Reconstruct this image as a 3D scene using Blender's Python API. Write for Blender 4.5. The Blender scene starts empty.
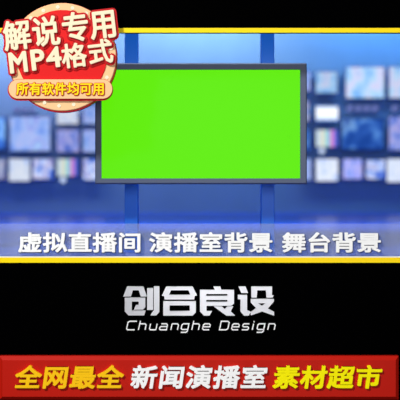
import bpy, bmesh, math, random
from mathutils import Vector, Matrix
R = math.radians
scene = bpy.context.scene
col = bpy.context.collection
CAMD = 8.0          # camera to display wall, metres
CAMZ = 2.0          # eye height

def at(px, py, Y=0.0):
    """a photograph coordinate -> the point at depth Y (display wall is Y=0, 4 m wide)"""
    s = (CAMD + Y) / 800.0
    return Vector(((px-200)*s, Y, CAMZ + (200-py)*s))

# ------------------------------------------------------------------ materials
def lin(c):
    return tuple((v/12.92 if v <= .04045 else ((v+.055)/1.055)**2.4) for v in c)
def hexc(h):
    return lin(tuple(int(h[i:i+2], 16)/255 for i in (0, 2, 4)))
def mat(name, h, rough=.6, metal=0.0, spec=.3, bump=0.0, bscale=40, vary=0.0):
    m = bpy.data.materials.new(name); m.use_nodes = True
    nt = m.node_tree; b = nt.nodes['Principled BSDF']
    c = hexc(h) if isinstance(h, str) else h
    b.inputs['Base Color'].default_value = (*c, 1)
    b.inputs['Roughness'].default_value = rough
    b.inputs['Metallic'].default_value = metal
    b.inputs['Specular IOR Level'].default_value = spec
    if bump or vary:
        tc = nt.nodes.new('ShaderNodeTexCoord')
        n = nt.nodes.new('ShaderNodeTexNoise'); n.inputs['Scale'].default_value = bscale
        n.inputs['Detail'].default_value = 4
        nt.links.new(tc.outputs['Object'], n.inputs['Vector'])
        if bump:
            bp = nt.nodes.new('ShaderNodeBump'); bp.inputs['Strength'].default_value = bump
            bp.inputs['Distance'].default_value = .01
            nt.links.new(n.outputs['Fac'], bp.inputs['Height'])
            nt.links.new(bp.outputs['Normal'], b.inputs['Normal'])
        if vary:
            mx = nt.nodes.new('ShaderNodeMixRGB'); mx.blend_type = 'MIX'
            mx.inputs[1].default_value = (*[v*(1-vary) for v in c], 1)
            mx.inputs[2].default_value = (*[min(1, v*(1+vary)) for v in c], 1)
            nt.links.new(n.outputs['Fac'], mx.inputs[0])
            nt.links.new(mx.outputs[0], b.inputs['Base Color'])
    return m
def emit(name, h, strength=1.0):
    m = bpy.data.materials.new(name); m.use_nodes = True
    nt = m.node_tree; b = nt.nodes['Principled BSDF']
    b.inputs['Base Color'].default_value = (0, 0, 0, 1)
    b.inputs['Roughness'].default_value = .5
    b.inputs['Specular IOR Level'].default_value = .1
    b.inputs['Emission Color'].default_value = (*hexc(h), 1)
    b.inputs['Emission Strength'].default_value = strength
    return m
def picture(name, stops, strength=1.0, scale=(3, 1, 2), seed=0, kind='noise', const=False):
    """a lit screen whose moving picture is soft patches of colour"""
    m = bpy.data.materials.new(name); m.use_nodes = True
    nt = m.node_tree; b = nt.nodes['Principled BSDF']
    b.inputs['Base Color'].default_value = (.0, .0, .0, 1)
    b.inputs['Roughness'].default_value = .4
    b.inputs['Specular IOR Level'].default_value = .1
    tc = nt.nodes.new('ShaderNodeTexCoord')
    mp = nt.nodes.new('ShaderNodeMapping')
    mp.inputs['Scale'].default_value = scale
    mp.inputs['Location'].default_value = (seed*1.37, seed*.71, seed*2.13)
    nt.links.new(tc.outputs['Generated'], mp.inputs['Vector'])
    rp = nt.nodes.new('ShaderNodeValToRGB')
    if const: rp.color_ramp.interpolation = 'CONSTANT'
    if kind == 'noise':
        n = nt.nodes.new('ShaderNodeTexNoise'); n.inputs['Scale'].default_value = 1.0
        n.inputs['Detail'].default_value = 1.2
        nt.links.new(mp.outputs['Vector'], n.inputs['Vector'])
        src = n.outputs['Fac']
    else:
        sp = nt.nodes.new('ShaderNodeSeparateXYZ')
        nt.links.new(tc.outputs['Generated'], sp.inputs[0])
        src = sp.outputs['X' if kind == 'x' else 'Z']
    nt.links.new(src, rp.inputs[0])
    els = rp.color_ramp.elements
    while len(els) > 1: els.remove(els[-1])
    els[0].position = stops[0][0]; els[0].color = (*hexc(stops[0][1]), 1)
    for p, c in stops[1:]:
        e = els.new(p); e.color = (*hexc(c), 1)
    nt.links.new(rp.outputs[0], b.inputs['Emission Color'])
    b.inputs['Emission Strength'].default_value = strength
    return m

M = {
 'black': mat('matte_black_paint', (0.0004, .0004, .0005), .95, spec=.0, bump=.05, bscale=60),
 'yellow_trim': mat('yellow_enamel', 'ffdc00', .5, spec=.2),
 'trim_shine': mat('white_trim_highlight', 'f4f2e2', .5),
 'slate': mat('slate_bezel', '4e5870', .5, spec=.3, bump=.03),
 'slate_in': mat('dark_bezel_lip', '33404a', .5, spec=.3),
 'pole': mat('blue_pole', '126ad8', .45, spec=.3, bump=.03, bscale=20),
 'steel': mat('dark_steel', '3a3f48', .5, .7),
 'wall': mat('blue_studio_wall', '5e86b2', .8, spec=.2, vary=.12, bscale=.5),
 'hall': mat('pale_blue_hall_wall', '5f8fe8', .85, spec=.2, vary=.05, bscale=.4),
 'ceil': mat('ceiling_grey_blue', '5a76a8', .9, spec=.1, bump=.1),
 'floor': mat('polished_blue_floor', '0a48d0', .24, spec=.35, vary=.08, bscale=.6),
 'front_floor': mat('dark_carpet', '17181c', .95, spec=.05, bump=.5, bscale=300),
 'bezel': mat('monitor_body', '2a4486', .5, spec=.3),
 'banner': mat('banner_red', 'bc1809', .55, spec=.15, bump=.02, bscale=30),
 'gold': mat('golden_yellow_letter', 'ffc814', .5, spec=.1),
 'lemon': mat('lemon_yellow_letter', 'fff400', .5, spec=.1),
 'white': mat('white_letter', 'fdfdfd', .5, spec=.1),
 'navy_shadow': mat('dark_navy_letter_shadow', '2a3154', .6, spec=.1),
 'silver': mat('brushed_silver', 'e0e0e6', .36, .85, spec=.5, bump=.03, bscale=90),
 'silver_thin': mat('satin_silver', 'f6f6f8', .5, .3, spec=.4),
 'cream': mat('cream_enamel', 'f2c490', .5, spec=.15),
 'ivory': mat('ivory_letter', 'f2e4c2', .5, spec=.1),
 'red': mat('bright_red_enamel', 'dc1414', .5, spec=.15),
 'deep_red': mat('deep_red_enamel', 'bc1016', .5, spec=.15),
 'green': emit('chroma_green_screen', '62ee00', 1.0),
 'bulb': emit('badge_bulb', 'fff6d8', 1.0),
 'pink_lamp': emit('rose_lamp', '7482c8', .8),
}
# frosted acrylic strip: part of the light passes, part is scattered white
fm = bpy.data.materials.new('frosted_acrylic'); fm.use_nodes = True
nt = fm.node_tree; pb = nt.nodes['Principled BSDF']
pb.inputs['Base Color'].default_value = (*hexc('a8acb8'), 1); pb.inputs['Roughness'].default_value = .6
pb.inputs['Specular IOR Level'].default_value = .1
tr = nt.nodes.new('ShaderNodeBsdfTransparent'); mx = nt.nodes.new('ShaderNodeMixShader')
mx.inputs[0].default_value = .22
nt.links.new(tr.outputs[0], mx.inputs[1]); nt.links.new(pb.outputs[0], mx.inputs[2])
nt.links.new(mx.outputs[0], nt.nodes['Material Output'].inputs['Surface'])
M['frost'] = fm

# ------------------------------------------------------------------ object helpers
def link_mesh(name, me, m, parent=None, loc=None):
    o = bpy.data.objects.new(name, me); col.objects.link(o)
    if m is not None and not me.materials: me.materials.append(m)
    if parent is not None: o.parent = parent
    if loc is not None: o.location = loc
    return o
def from_bm(name, bm, m, parent=None, loc=None):
    me = bpy.data.meshes.new(name); bm.to_mesh(me); bm.free()
    return link_mesh(name, me, m, parent, loc)
def add_box(bm, x0, x1, y0, y1, z0, z1, bevel=0.0, seg=2):
    mtx = Matrix.Translation(((x0+x1)/2, (y0+y1)/2, (z0+z1)/2)) @ Matrix.Diagonal((x1-x0, y1-y0, z1-z0, 1))
    r = bmesh.ops.create_cube(bm, size=1, matrix=mtx)
    if bevel:
        es = list({e for v in r['verts'] for e in v.link_edges})
        bmesh.ops.bevel(bm, geom=es, offset=bevel, segments=seg, affect='EDGES', profile=.5)
def box(name, m, parent, *a, **k):
    bm = bmesh.new(); add_box(bm, *a, **k); return from_bm(name, bm, m, parent)
def empty(name, loc, label, cat, group=None):
    o = bpy.data.objects.new(name, None); col.objects.link(o); o.location = loc
    o.empty_display_size = .1
    tag(o, label, cat, group); return o
def tag(o, label, cat, group=None):
    o['label'] = label; o['category'] = cat
    if group: o['group'] = group
def struct(o):
    o['kind'] = 'structure'; return o

def disc(bm, cx, cz, r, y0, y1, seg=96, bev=0.0):
    """cylinder lying along Y from y0 (front) to y1"""
    prof = [(r-bev, y0), (r, y0+bev), (r, y1)] if bev else [(r, y0), (r, y1)]
    rings = []
    for rr, y in prof:
        rings.append([bm.verts.new((cx+rr*math.cos(2*math.pi*k/seg), y, cz+rr*math.sin(2*math.pi*k/seg))) for k in range(seg)])
    for a, b in zip(rings, rings[1:]):
        for k in range(seg): bm.faces.new((a[k], a[(k+1) % seg], b[(k+1) % seg], b[k]))
    bm.faces.new(rings[0]); bm.faces.new(rings[-1][::-1])
    bmesh.ops.recalc_face_normals(bm, faces=bm.faces)

# ------------------------------------------------------------------ lettering
def curve_mesh(cu):
    o = bpy.data.objects.new('tmp', cu); col.objects.link(o)
    dg = bpy.context.evaluated_depsgraph_get(); dg.update()
    me = bpy.data.meshes.new_from_object(o.evaluated_get(dg), depsgraph=dg)
    vs = [v.co.copy() for v in me.vertices]; fs = [tuple(p.vertices) for p in me.polygons]
    bpy.data.objects.remove(o); bpy.data.meshes.remove(me); bpy.data.curves.remove(cu)
    return vs, fs
_gl = {}
def glyph(ch):
    """solid glyph in em units, extruded -1..1 in z"""
    if ch not in _gl:
        cu = bpy.data.curves.new('g', 'FONT'); cu.body = ch; cu.extrude = 1.0; cu.resolution_u = 3
        _gl[ch] = curve_mesh(cu)
    return _gl[ch]
def glyph_solid(name, ch, m, parent, pc, w, h, y_front, y_back, r=0.0, rot=0.0, shear=0.0,
                fit=False, copies=10, loc_origin=None):
    """character centred on photo point pc, em box (or, with fit, its outline) w x h photo pixels,
    strokes fattened by r pixels on every side"""
    vs, fs = glyph(ch)
    xs = [v.x for v in vs]; ys = [v.y for v in vs]
    if fit: bx0, bx1, by0, by1 = min(xs), max(xs), min(ys), max(ys)
    else:   bx0, bx1, by0, by1 = .0, 1.0, -.12, .88
    s = (CAMD + y_front)/800.0
    c = at(pc[0], pc[1], y_front)
    ca, sa = math.cos(rot), math.sin(rot)
    offs = [(0, 0)] + ([(math.cos(2*math.pi*k/copies), math.sin(2*math.pi*k/copies)) for k in range(copies)] if r else [])
    if r > 1.6: offs += [(.5*math.cos(2*math.pi*k/6), .5*math.sin(2*math.pi*k/6)) for k in range(6)]
    V, F = [], []
    ox, oz = (loc_origin.x, loc_origin.z) if loc_origin is not None else (0, 0)
    oy = loc_origin.y if loc_origin is not None else 0
    for i, (dx, dy) in enumerate(offs):
        b0 = len(V)
        for v in vs:
            u = ((v.x-bx0)/(bx1-bx0) - .5)*w; t = ((v.y-by0)/(by1-by0) - .5)*h
            u += shear*t
            u += dx*r; t += dy*r
            X = u*ca - t*sa; Z = u*sa + t*ca
            y = (y_front + i*.00012) if v.z > 0 else y_back
            V.append((c.x+X*s-ox, y-oy, c.z+Z*s-oz))
        F += [tuple(b0+k for k in f) for f in fs]
    me = bpy.data.meshes.new(name); me.from_pydata(V, [], F); me.update()
    return link_mesh(name, me, m, parent)
def poly_solid(name, polys, m, parent, conv, y_front, y_back, origin):
    """filled outlines (holes by winding) -> one solid; conv maps drawing units to photo pixels"""
    cu = bpy.data.curves.new('p', 'CURVE'); cu.dimensions = '2D'; cu.fill_mode = 'BOTH'; cu.extrude = 1.0
    for pts in polys:
        sp = cu.splines.new('POLY'); sp.points.add(len(pts)-1); sp.use_cyclic_u = True
        for q, (a, b) in zip(sp.points, pts):
            p = conv(a, b); q.co = (p[0]/100, -p[1]/100, 0, 1)
    vs, fs = curve_mesh(cu)
    V = []
    for v in vs:
        yy = y_front if v.z > 0 else y_back
        p = at(v.x*100, -v.y*100, y_front)
        V.append((p.x-origin.x, yy-origin.y, p.z-origin.z))
    me = bpy.data.meshes.new(name); me.from_pydata(V, [], fs); me.update()
    o = link_mesh(name, me, m, parent)
    return o
def strokes_solid(name, lines, wd, m, parent, conv, y_front, y_back, origin):
    """polylines of constant width, mitred, as one solid"""
    bm = bmesh.new()
    for li, pts in enumerate(lines):
        P = [Vector(conv(*p)) for p in pts]
        closed = (pts[0] == pts[-1])
        if closed: P = P[:-1]
        n = len(P); L, Rr = [], []
        for i in range(n):
            a = P[i-1] if (i > 0 or closed) else None
            b = P[(i+1) % n] if (i < n-1 or closed) else None
            d1 = (P[i]-a).normalized() if a is not None else None
            d2 = (b-P[i]).normalized() if b is not None else None
            if d1 is None: d1 = d2
            if d2 is None: d2 = d1
            n1 = Vector((-d1.y, d1.x)); n2 = Vector((-d2.y, d2.x))
            mt = (n1+n2)
            mt = mt.normalized() if mt.length > 1e-6 else n1
            k = wd/2/max(.45, mt.dot(n1))
            L.append(P[i]+mt*k); Rr.append(P[i]-mt*k)
        rows = []
        for l, r_ in zip(L, Rr):
            row = []
            for q in (l, r_):
                f = at(q.x, q.y, y_front)
                row.append((bm.verts.new((f.x-origin.x, y_front+li*.0002-origin.y, f.z-origin.z)),
                            bm.verts.new((f.x-origin.x, y_back-origin.y, f.z-origin.z))))
            rows.append(row)
        m_ = n if closed else n-1
        for i in range(m_):
            (a, a2), (b, b2) = rows[i]; (c, c2), (d, d2) = rows[(i+1) % n]
            for f in ((a, b, d, c), (a2, c2, d2, b2), (a, c, c2, a2), (b, b2, d2, d)): bm.faces.new(f)
        if not closed:
            for (a, a2), (b, b2) in (rows[0], rows[-1]): bm.faces.new((a, a2, b2, b))
    bmesh.ops.recalc_face_normals(bm, faces=bm.faces)
    return from_bm(name, bm, m, parent)

# ================================================================== THE SETTING
FZ = 1.42           # studio floor level
YB = 28.0           # back wall of the studio
ox0, oz0 = -3.2, at(0, 256.3).z
ox1, oz1 = 3.2, at(0, 33).z
bm = bmesh.new()
WX, WZ = 3.6, 5.2
add_box(bm, -WX, WX, 0, .035, 0, oz0-.0)
add_box(bm, -WX, WX, 0, .035, oz1, WZ)
add_box(bm, -WX, ox0, 0, .035, oz0, oz1)
add_box(bm, ox1, WX, 0, .035, oz0, oz1)
struct(from_bm('wall_front', bm, M['black']))
struct(box('trim_1', M['yellow_trim'], None, ox0, ox1, -.02, .0, oz1, at(0, 28.4).z))
struct(box('trim_2', M['yellow_trim'], None, ox0, ox1, -.02, .0, at(0, 262.6).z, at(0, 257.4).z))
struct(box('trim_highlight', M['trim_shine'], None, ox0, ox1, -.02, .0, at(0, 257.4).z, oz0))  # pale strip painted as the highlight along the lower yellow trim's top edge
HX = 14.0; HZ = 13.0
struct(box('floor', M['floor'], None, -HX, HX  , .035, YB, FZ-.3, FZ))
struct(box('floor_front', M['front_floor'], None, -HX, HX, -10, .035, -.1, 0))
struct(box('wall_back', M['wall'], None, -HX, HX, YB, YB+.2, FZ-.3, HZ))
struct(box('wall_left', M['hall'], None, -HX-.2, -HX  , .035, YB+.2, FZ-.3, HZ))
struct(box('wall_right', M['hall'], None, HX, HX+.2  , .035, YB+.2, FZ-.3, HZ))
struct(box('ceiling', M['ceil'], None, -HX, HX  , .035, YB, HZ, HZ+.2))

# ================================================================== GREEN SCREEN ON TWO POLES
SY = .45
a = at(95, 184, SY); b = at(307, 63, SY)
org = Vector(((a.x+b.x)/2, SY, a.z))
scr = empty('presentation_screen', org, 'large bright green studio screen in slate grey frame held by two blue poles', 'screen')
ai = at(101.3, 178.4, SY); bi = at(300.4, 69.4, SY)
bm = bmesh.new()
def frame_mesh(bm, x0, x1, z0, z1, X0, X1, Z0, Z1, yf, yb, ch):
    outer = [(X0, Z0), (X1, Z0), (X1, Z1), (X0, Z1)]; inner = [(x0, z0), (x1, z0), (x1, z1), (x0, z1)]
    oc = [(X0+ch, Z0+ch), (X1-ch, Z0+ch), (X1-ch, Z1-ch), (X0+ch, Z1-ch)]
    R_ = []
    for ring, y in ((outer, yb), (outer, yf+ch), (oc, yf), (inner, yf), (inner, yf+.05), ):
        R_.append([bm.verts.new((p[0]-org.x, y-org.y, p[1]-org.z)) for p in ring])
    for p, q in zip(R_, R_[1:]):
        for k in range(4): bm.faces.new((p[k], p[(k+1) % 4], q[(k+1) % 4], q[k]))
    bm.faces.new(R_[0][::-1])
    bmesh.ops.recalc_face_normals(bm, faces=bm.faces)
frame_mesh(bm, ai.x, bi.x, ai.z, bi.z, a.x, b.x, a.z, b.z, SY, SY+.16, .012)
from_bm('frame', bm, M['slate'], scr)
o = box('display_panel', M['green'], scr, ai.x-org.x, bi.x-org.x, .03, .045, ai.z-org.z, bi.z-org.z)
o['label'] = 'plain bright green lit panel'
for px in (131.2, 267.8):
    cx = at(px, 0, 1.0).x
    for pz in (2.45, 3.15):
        box('mount_bracket', M['steel'], scr, cx-.05-org.x, cx+.05-org.x, .16, .474, pz-.04-org.z, pz+.04-org.z, bevel=.006)
def pole(px, label):
    c = at(px, 0, .93)
    w = 13.2*8.93/800/2
    t = empty('support_pole', (c.x, .93+w, FZ), label, 'pole', 'blue poles carrying the green screen')
    bm = bmesh.new(); add_box(bm, -w, w, -w, w, .02, HZ-FZ, bevel=.006, seg=2); from_bm('shaft', bm, M['pole'], t)
    bm = bmesh.new(); add_box(bm, -w*1.12, w*1.12, -w*1.12, w*1.12, 0, .02, bevel=.004); from_bm('base_plate', bm, M['pole'], t)
    for z in (2.45-FZ, 3.15-FZ): box('clamp', M['pole'], t, -w-.004, w+.004, -w-.004, w+.004, z-.06, z+.06, bevel=.004)
pole(131.2, 'square blue pole holding left half of the green screen')
pole(267.8, 'square blue pole holding right half of the green screen')

# ================================================================== MONITOR WALL
pale  = [(.3, '6890f4'), (.45, '94b6fc'), (.55, 'b4c4fc'), (.62, '8e9cf4'), (.75, 'a8ccff')]
white = [(.3, 'b8d0ff'), (.5, 'e8f0ff'), (.65, 'd4e2fc'), (.8, 'ffffff')]
dusk  = [(.3, '1c48a0'), (.45, '2c5cb8'), (.55, '4c84d8'), (.65, '78a8e4'), (.78, '2048a4')]
viole = [(.3, '4060d0'), (.45, '90a4f4'), (.55, 'b8b4ee'), (.65, '7a8af0'), (.8, 'a8c4fa')]
mixed = [(.32, '3c62cc'), (.45, 'a4c0f8'), (.52, 'dcdcf0'), (.6, '7c80cc'), (.72, 'c4d4fa')]
azure = [(.3, '7cb8fa'), (.5, 'b4dcff'), (.62, 'd8d8f8'), (.8, '8cc4fc')]
bars  = [(0, 'c8dce8'), (.22, 'e0e4d0'), (.42, '90d4e4'), (.62, 'd48cd8'), (.82, '5468d8')]
glow  = [(0, '5c98ee'), (.2, 'e6f2ff'), (.75, 'ffffff'), (.97, 'a8ccfa')]
PX = (CAMD+YB)/800.0
def monitor(box_px, label, stops, kind='noise', seed=1, strength=1.0, foot=False, scale=(3, 1, 2)):
    x0, y0, x1, y1 = box_px
    Y = YB-.30
    a = at(x0, y1, Y); b = at(x1, y0, Y)
    o_ = Vector(((a.x+b.x)/2, Y, a.z)); w = (b.x-a.x)/2; h = b.z-a.z
    t = empty('wall_monitor', o_, label, 'monitor', 'lit monitors across the back wall')
    bm = bmesh.new()
    add_box(bm, -w-.05, w+.05, .0, .12, -.05, h+.05, bevel=.02)
    from_bm('housing', bm, M['bezel'], t)
    p = box('display_panel', picture('monitor_picture', stops, strength*1.18, seed=seed, kind=kind, const=(stops is bars), scale=scale), t, -w, w, -.012, .0, 0, h, bevel=.005)
    box('wall_bracket', M['steel'], t, -.15, .15, .12, .30, h*.3, h*.7)
    if foot:
        bm = bmesh.new(); disc(bm, -w*.45, -.17, .13, -.012, .10, seg=24)
        f = from_bm('round_lamp', bm, emit('monitor_round_lamp', 'c4d8f8', 1.0), t)
        f['label'] = 'pale round lamp under the colour bars'
mons = [
 # right of the green screen
 ((300, 72, 310, 91), 'sliver of a pale monitor beside the screen frame, right side, top row', pale, 'noise', 2, .8, False),
 ((300, 101, 309, 121), 'sliver of a bluish monitor beside the screen frame, right side, second row', mixed, 'noise', 3, .7, False),
 ((300, 130, 310, 150), 'sliver of a dim blue monitor beside the screen frame, right side, third row', dusk, 'noise', 4, .8, False),
 ((300, 159, 311, 180), 'sliver of a whitish monitor beside the screen frame, right side, bottom row', pale, 'noise', 5, .8, False),
 ((316, 72, 337, 93), 'small pale monitor directly above the glowing white monitor, right of screen', azure, 'noise', 6, .75, False),
 ((316, 106, 338, 121), 'small monitor glowing blank white, brightest and widest-shaped one right of the screen', glow, 'z', 1, 1.0, False),
 ((316, 130, 338, 147), 'small monitor showing colour bars, right of the green screen', bars, 'x', 1, .85, True),
 ((316, 159, 338, 181), 'square nearly white monitor below the right-hand colour bars', white, 'noise', 7, .88, False),
 ((346, 67, 384, 98), 'large pale blue monitor at upper right, above four round lamps', azure, 'noise', 8, .88, False),
 ((342, 119, 383, 149), 'large dark blue picture monitor at right, below four round lamps', dusk, 'noise', 9, .8, False),
 ((343, 159, 362, 179), 'small monitor below left corner of the large dark blue monitor', viole, 'noise', 10, .95, False),
 ((366, 160, 385, 179), 'small monitor with white wedge shape below right corner of the dark blue monitor', mixed, 'noise', 12, .95, False),
 ((389, 67, 427, 98), 'pale monitor cut by the right edge of the photo, upper row', azure, 'noise', 13, .8, False),
 ((389, 117, 427, 150), 'medium blue monitor cut by the right edge of the photo, middle row', viole, 'noise', 14, .75, False),
 ((387, 159, 408, 182), 'whitish monitor cut by the right edge of the photo, bottom row', white, 'noise', 15, .85, False),
 # left of the green screen
 ((-34, 117, 5, 149), 'blue monitor cut by the left edge of the photo, middle row', dusk, 'noise', 16, 1.1, False),
 ((-14, 159, 5, 179), 'dark violet-blue monitor cut by the left edge of the photo, bottom row', mixed, 'noise', 17, .6, False),
 ((10, 117, 50, 151), 'large lavender-blue monitor at left below the round red badge', pale, 'noise', 19, .8, False),
 ((9, 159, 30, 181), 'whitish monitor below left corner of the large lavender monitor', white, 'noise', 20, .75, False),
 ((33, 159, 53, 179), 'small violet-white monitor below right corner of the large lavender monitor', mixed, 'noise', 22, .95, False),
 ((57, 107, 78, 124), 'whitish monitor partly hidden by the bottom edge of the round badge', white, 'noise', 23, .7, False),
 ((57, 130, 79, 152), 'periwinkle monitor directly above the left-hand colour bars', viole, 'noise', 24, .7, False),
 ((57, 159, 78, 176), 'small monitor showing colour bars, left of the green screen', bars, 'x', 1, .8, True),
 ((83, 107, 104, 124), 'pale monitor behind the left frame edge of the green screen, upper of three', pale, 'noise', 25, .7, False),
 ((83, 130, 104, 152), 'pale monitor behind the left frame edge of the green screen, middle of three', pale, 'noise', 26, .75, False),
 ((83, 159, 104, 180), 'blue-white monitor behind the left frame edge of the green screen, lowest of three', mixed, 'noise', 27, .95, False),
]
for bx, lb, st, kd, sd, stg, ft in mons: monitor(bx, lb, st, kd, sd, stg, ft)
def lamp(px, py, label, grp):
    Y = YB-.25; c = at(px, py, Y)
    bm = bmesh.new(); disc(bm, 0, 0, 3.0*PX, 0, .25, seg=32, bev=.02)
    o = from_bm('round_wall_lamp', bm, M['pink_lamp'], None, (c.x, Y, c.z)); tag(o, label, 'lamp', grp)
for px, w in ((350.5, 'leftmost'), (359, 'second'), (367.3, 'third'), (375.5, 'rightmost')):
    lamp(px, 108, w+' of four dim mauve round lamps between the two large monitors at right', 'mauve lamps at right')
lamp(395.5, 108, 'dim mauve round lamp near the right photo edge, beyond the row of four', 'mauve lamps at right')
for px, w in ((16, 'leftmost'), (24, 'second'), (32, 'third')):
    lamp(px, 109, w+' of the dim mauve round lamps above the large lavender monitor', 'mauve lamps at left')

# ================================================================== FROSTED STRIP WITH WHITE LETTERS
o3 = Vector((0, .02, oz0))
st = empty('frosted_sign', o3, 'translucent frosted sign strip with white Chinese lettering standing on the yellow sill', 'sign')
box('acrylic_panel', M['frost'], st, ox0, ox1, 0, .012, 0, at(0, 223.7, .02).z-oz0)
def row(txt, x0, x1, cy, w, h, **k):
    n = len(txt); p = (x1-x0)/n
    for i, ch in enumerate(txt):
        yield ch, (x0+p*(i+.5), cy)
YF = -.03
for txt, x0, x1 in (('虚拟直播间', 17.5, 142), ('演播室背景', 148.5, 273.5), ('舞台背景', 281.5, 382)):
    for ch, c in row(txt, x0, x1, 242.5, 0, 0):
        lt = glyph_solid('letter', ch, M['white'], st, c, 24.6, 20.6, YF, .0, r=.6, loc_origin=o3)
        glyph_solid('letter_shadow', ch, M['navy_shadow'], lt, (c[0]+.6, c[1]+.6), 24.6, 20.6, .0005, .0195, r=.75, loc_origin=o3)  # dark copy shifted down and right, a drop shadow built as shape and colour

# ================================================================== SILVER LOGO LETTERS ON THE BLACK WALL
o4 = at(200, 340, 0); 
lg = empty('wall_lettering', o4, 'silver metal Chinese and English lettering mounted on the black wall under the yellow sill', 'lettering')
logo = [
 (120, [[[(68,62),(222,62),(254,158),(198,158),(178,98),(122,98),(104,158),(30,158)]],
        [[(45,168),(240,168),(240,262),(218,283),(132,283),(150,240),(178,238),(178,206),(112,206),(112,292),(244,292),(230,338),(82,338),(46,300)]],
        [[(258,78),(314,78),(314,285),(258,285)]],
        [[(322,60),(375,60),(375,305),(345,338),(290,338),(302,315),(322,290)]]]),
 (158, [[[(78,62),(330,62),(372,148),(350,152),(345,186),(62,186),(58,152),(36,150)], [(125,98),(104,142),(308,142),(290,98)]],
        [[(50,202),(360,202),(360,310),(330,340),(50,340)], [(110,242),(110,296),(302,296),(302,242)]]]),
 (196, [[[(38,94),(180,94),(166,62),(232,62),(242,94),(362,94),(362,225),(335,246),(100,246),(100,296),(154,296),(130,340),(75,340),(38,300)],
         [(98,133),(98,152),(300,152),(300,133)], [(98,190),(98,208),(300,208),(300,190)]],
        [[(168,252),(244,252),(275,278),(300,252),(355,252),(330,300),(372,340),(290,340)]]]),
 (234, [[[(42,62),(110,62),(135,124),(70,124)]],
        [[(38,142),(125,142),(125,288),(160,304),(140,340),(95,340),(62,300),(62,185),(38,185)]],
        [[(165,62),(362,62),(362,145),(380,148),(366,168),(310,168),(304,98),(222,98),(216,168),(165,168)]],
        [[(160,180),(380,180),(380,205),(322,272),(382,305),(382,340),(268,300),(160,338),(160,305),(212,270),(160,215)], [(225,222),(265,245),(302,222)]]]),
]
for x0, comps in logo:
    cv = lambda u, v, x0=x0: (x0+u/9.524, 280+v/9.524)
    root = None
    for polys in comps:
        o = poly_solid('letter_stroke', polys, M['silver'], lg, cv, -.03, 0, o4)
        bv = o.modifiers.new('bevel', 'BEVEL'); bv.width = .004; bv.segments = 2; bv.limit_method = 'ANGLE'
# join the strokes of one character into one mesh so that each character is one part
parts = [o for o in col.objects if o.name.startswith('letter_stroke')]
i = 0
for x0, comps in logo:
    bmj = bmesh.new()
    for _ in comps:
        bmj.from_mesh(parts[i].data); i += 1
    me = bpy.data.meshes.new('letter'); bmj.to_mesh(me); bmj.free()
    o = link_mesh('letter', me, M['silver'], lg)
    bv = o.modifiers.new('bevel', 'BEVEL'); bv.width = .005; bv.segments = 2; bv.limit_method = 'ANGLE'
for p in parts: bpy.data.objects.remove(p)

# squared italic Latin letters, drawn as strokes: unit box 0..1 wide, y down 0 (x-height top) .. 1 (baseline)
r_ = .18
def rnd(pts): return pts
LAT = {
 'C': [[(1.05,-.43),(.25,-.43),(.05,-.25),(.05,.82),(.2,1),(1.0,1)]],
 'h': [[(.08,-.5),(.08,1)], [(.08,0),(.78,0),(.95,.2),(.95,1)]],
 'u': [[(.08,0),(.08,.8),(.22,1),(.92,1)], [(.95,0),(.95,1)]],
 'a': [[(.15,0),(.8,0),(.95,.2),(.95,1),(.2,1),(.06,.85),(.06,.6),(.2,.46),(.95,.46)]],
 'n': [[(.08,0),(.08,1)], [(.08,0),(.78,0),(.95,.2),(.95,1)]],
 'g': [[(.95,.95),(.22,.95),(.06,.78),(.06,.2),(.22,0),(.95,0),(.95,1.25),(.8,1.42),(.12,1.42)]],
 'e': [[(.95,1),(.22,1),(.06,.82),(.06,.2),(.22,0),(.8,0),(.95,.2),(.95,.5),(.06,.5)]],
 'D': [[(.1,-.43),(.85,-.43),(1.05,-.22),(1.05,.8),(.85,1),(.1,1),(.1,-.43)]],
 's': [[(.93,0),(.22,0),(.08,.15),(.08,.36),(.22,.5),(.8,.5),(.93,.64),(.93,.85),(.8,1),(.06,1)]],
 'i': [[(.5,0),(.5,1)], [(.5,-.45),(.5,-.25)]],
}
def latin(s, spans):
    for ch, (xa, xb) in zip(s, spans):
        def cv(u, v, xa=xa, xb=xb):
            y = 323.9 + v*6.0
            return (xa + u*(xb-xa) + (329.9-y)*.22, y)
        strokes_solid('letter', LAT[ch], 1.08, M['silver_thin'], lg, cv, -.015, 0, o4)
latin('Chuanghe', [(125.9,134.6), (137.8,145.4), (148.6,156.2), (158.8,166.8), (170.2,177.8), (180.4,188), (191.2,198.8), (201.9,209.6)])
latin('Design', [(218.6,227.2), (231,238.6), (241.4,248.6), (250.4,254.2), (256.4,264), (267.2,274.6)])

# ================================================================== RED BANNER
zb1 = at(0, 356).z
o5 = Vector((0, -.08, 0))
bn = empty('banner_sign', (0, -.08, 0), 'wide red banner with raised rim and yellow and white lettering below the black wall', 'sign')
bm = bmesh.new()
hx = at(399.6, 0, -.05).x
X0, X1, Z0, Z1, ch_ = -hx-.008, hx-.01, at(0, 399.6, -.05).z, at(0, 356, -.05).z, .036
rings = []
for q, y in (((X0, X1, Z0, Z1), .08), ((X0, X1, Z0, Z1), .03), ((X0+ch_, X1-ch_, Z0+ch_, Z1-ch_), 0.0)):
    rings.append([bm.verts.new((a_, y, b_)) for a_, b_ in ((q[0], q[2]), (q[1], q[2]), (q[1], q[3]), (q[0], q[3]))])
for p, q in zip(rings, rings[1:]):
    for k in range(4): bm.faces.new((p[k], p[(k+1) % 4], q[(k+1) % 4], q[k]))
bm.faces.new(rings[-1]); bm.faces.new(rings[0][::-1])
bmesh.ops.recalc_face_normals(bm, faces=bm.faces)
from_bm('board', bm, M['banner'], bn)
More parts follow.
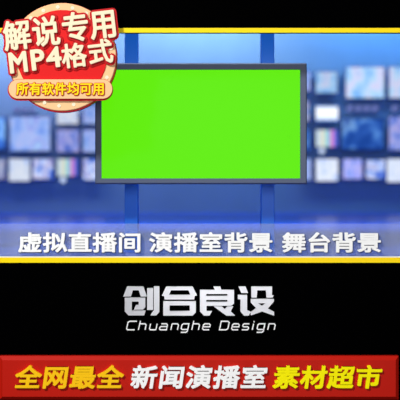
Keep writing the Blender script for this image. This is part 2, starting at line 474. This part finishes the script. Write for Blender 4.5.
for txt, x0, x1, mt, lab in (('全网最全', 14.5, 124, 'gold', 'golden yellow letter'), ('新闻演播室', 130.5, 268, 'white', 'white letter'), ('素材超市', 273, 382.5, 'lemon', 'lemon yellow letter')):
    for ch, c in row(txt, x0, x1, 377.3, 0, 0):
        o = glyph_solid('letter', ch, M[mt], bn, c, 26.6, 23.6, -.108, -.08, r=.72, shear=.14, loc_origin=o5)
        o['label'] = lab

# ================================================================== ROUND BADGE
def badge():
    yb = -.02
    o6 = at(61.8, 56.6, -.1); o6.y = yb
    t = empty('round_badge', o6, 'round red badge with cream rim, small bulbs and Chinese lettering hung at upper left', 'badge')
    s = 7.9/800
    def dsc(name, r, y0, y1, m, dz=0, bev=0.0):
        bm = bmesh.new(); disc(bm, 0, dz*s, r*s, y0, y1, bev=bev); return from_bm(name, bm, m, t)
    # local y: 0 is the back face on the wall, negative comes forward
    dsc('backing_disc', 54.9, -.05, .02, M['deep_red'], dz=-.5)
    rim = dsc('rim', 54.1, -.062, -.05, M['cream'], bev=.006)
    dsc('face', 45.4, -.072, -.062, M['red'], dz=1.5, bev=.004)
    for k in range(21):
        an = R(95 + k*360/21)
        bm = bmesh.new(); disc(bm, 49.6*s*math.cos(an), 49.6*s*math.sin(an)+.5*s, 1.75*s, -.070, -.0621, seg=20, bev=.003)
        from_bm('bulb', bm, M['bulb'], rim)
    # lower plaque
    def pill(name, x0, x1, z0, z1, y0, y1, m, par):
        y_abs = yb + y0
        A = at(x0, z1, y_abs)-o6; B = at(x1, z0, y_abs)-o6
        bm = bmesh.new(); r = (B.z-A.z)/2; cz = (A.z+B.z)/2; pts = []
        for k in range(25): an = -math.pi/2+math.pi*k/24; pts.append((B.x-r+r*math.cos(an), cz+r*math.sin(an)))
        for k in range(25): an = math.pi/2+math.pi*k/24; pts.append((A.x+r+r*math.cos(an), cz+r*math.sin(an)))
        f = [bm.verts.new((p[0], y0, p[1])) for p in pts]; g = [bm.verts.new((p[0], y1, p[1])) for p in pts]
        bm.faces.new(f); bm.faces.new(g[::-1]); n = len(pts)
        for k in range(n): bm.faces.new((f[k], f[(k+1) % n], g[(k+1) % n], g[k]))
        bmesh.ops.recalc_face_normals(bm, faces=bm.faces)
        return from_bm(name, bm, m, par)
    pl = pill('plaque_edge', 7.6, 113, 79.0, 100.6, -.085, -.0725, M['deep_red'], t)
    pq = pill('plaque', 8.6, 112.2, 79.4, 98.6, -.10, -.085, M['cream'], t)
    for i, ch in enumerate('所有软件均可用'):
        c = (22.4+12.72*i, 88.7)
        b_ = glyph_solid('letter_backing', ch, M['deep_red'], t, (c[0]+.15, c[1]+.2), 12.4, 13.0, yb-.106, yb-.1, r=1.15, loc_origin=o6, copies=8)
        glyph_solid('letter', ch, M['yellow_trim'], b_, c, 12.4, 13.0, yb-.112, yb-.1062, r=.34, loc_origin=o6, copies=8)
    ro = R(6.5)
    big = [('解', 17.0, 35.0, 28.2, 31), ('说', 45.8, 31.2, 28.2, 31), ('专', 75.4, 26.8, 28.2, 31), ('用', 103.4, 23.6, 28.2, 31)]
    for ch, cx, cy, w, h in big:
        b_ = glyph_solid('letter_backing', ch, M['deep_red'], t, (cx+.3, cy+.5), w, h, yb-.085, yb-.0725, r=3.1, rot=ro, loc_origin=o6, copies=12)
        glyph_solid('letter', ch, M['ivory'], b_, (cx, cy), w, h, yb-.105, yb-.0852, r=.72, rot=ro, loc_origin=o6, copies=10)
    small = [('M', 18.0, 62.2, 16.5, 19.5, True), ('P', 37.8, 59.6, 12.2, 19.5, True), ('4', 53.6, 57.0, 14, 19.5, True),
             ('格', 74.0, 55.3, 25.5, 25.5, False), ('式', 100.2, 51.4, 25.5, 25.5, False)]
    for ch, cx, cy, w, h, fit in small:
        b_ = glyph_solid('letter_backing', ch, M['deep_red'], t, (cx+.3, cy+.5), w, h, yb-.0845, yb-.0725, r=2.9, rot=ro, loc_origin=o6, copies=12, fit=fit)
        glyph_solid('letter', ch, M['ivory'], b_, (cx, cy), w, h, yb-.104, yb-.0847, r=.8 if fit else .62, rot=ro, loc_origin=o6, copies=10, fit=fit)
badge()

# ================================================================== LIGHTS
def area(name, loc, target, size, energy, color=(1, 1, 1), size_y=None, spread=None):
    l = bpy.data.lights.new(name, 'AREA'); l.energy = energy; l.color = color; l.size = size
    if size_y: l.shape = 'RECTANGLE'; l.size_y = size_y
    if spread: l.spread = R(spread)
    o = bpy.data.objects.new(name, l); col.objects.link(o); o.location = loc
    o.rotation_euler = (Vector(target)-Vector(loc)).to_track_quat('-Z', 'Y').to_euler()
    return o
area('key_light', (-7.5, -10.5, 11.5), (0, 0, 1.8), 1.6, 2500, (1, .99, .97))
area('front_fill_light', (1.5, -10, 3.4), (0, 0, 1.8), 4, 390)
area('logo_light', (-.15, -5.2, .35), (-.05, 0, 1.0), .5, 9)
# studio wash lights hung above the picture, in front of the monitor wall
area('wall_wash_light', (-8.5, 25.4, 11.2), (-8.5, 28, 8.0), 7, 820, (1, .82, .86), 2.0)
area('wall_wash_light', (0, 25.4, 11.2), (0, 28, 8.0), 7, 580, (.95, .97, .92), 1.2)
area('wall_wash_light', (8.5, 25.4, 11.2), (8.5, 28, 8.0), 7, 400, (.42, .8, 1.15), 1.2)
area('floor_wash_light', (0, 10, 8.5), (0, 10.5, 0), 12, 440, (.5, .95, 1.0), 3, spread=70)
area('pole_light', (0, .25, 6.0), (0, 1.1, 3.2), 3.0, 130, (.85, .92, 1.0), .3)

w = bpy.data.worlds.new('World'); scene.world = w; w.use_nodes = True
w.node_tree.nodes['Background'].inputs[0].default_value = (.25, .35, .6, 1)
w.node_tree.nodes['Background'].inputs[1].default_value = .02

# ================================================================== CAMERA
cam = bpy.data.cameras.new('camera'); co = bpy.data.objects.new('camera', cam); col.objects.link(co)
co.location = (0, -CAMD, CAMZ); co.rotation_euler = (R(90), 0, 0)
cam.sensor_width = 36; cam.lens = 72
cam.dof.use_dof = True; cam.dof.focus_distance = CAMD; cam.dof.aperture_fstop = .8
cam.clip_end = 200
scene.camera = co
vs_ = scene.view_settings
vs_.view_transform = 'Standard'; vs_.look = 'None'; vs_.exposure = 0; vs_.gamma = 1; vs_.use_curve_mapping = False
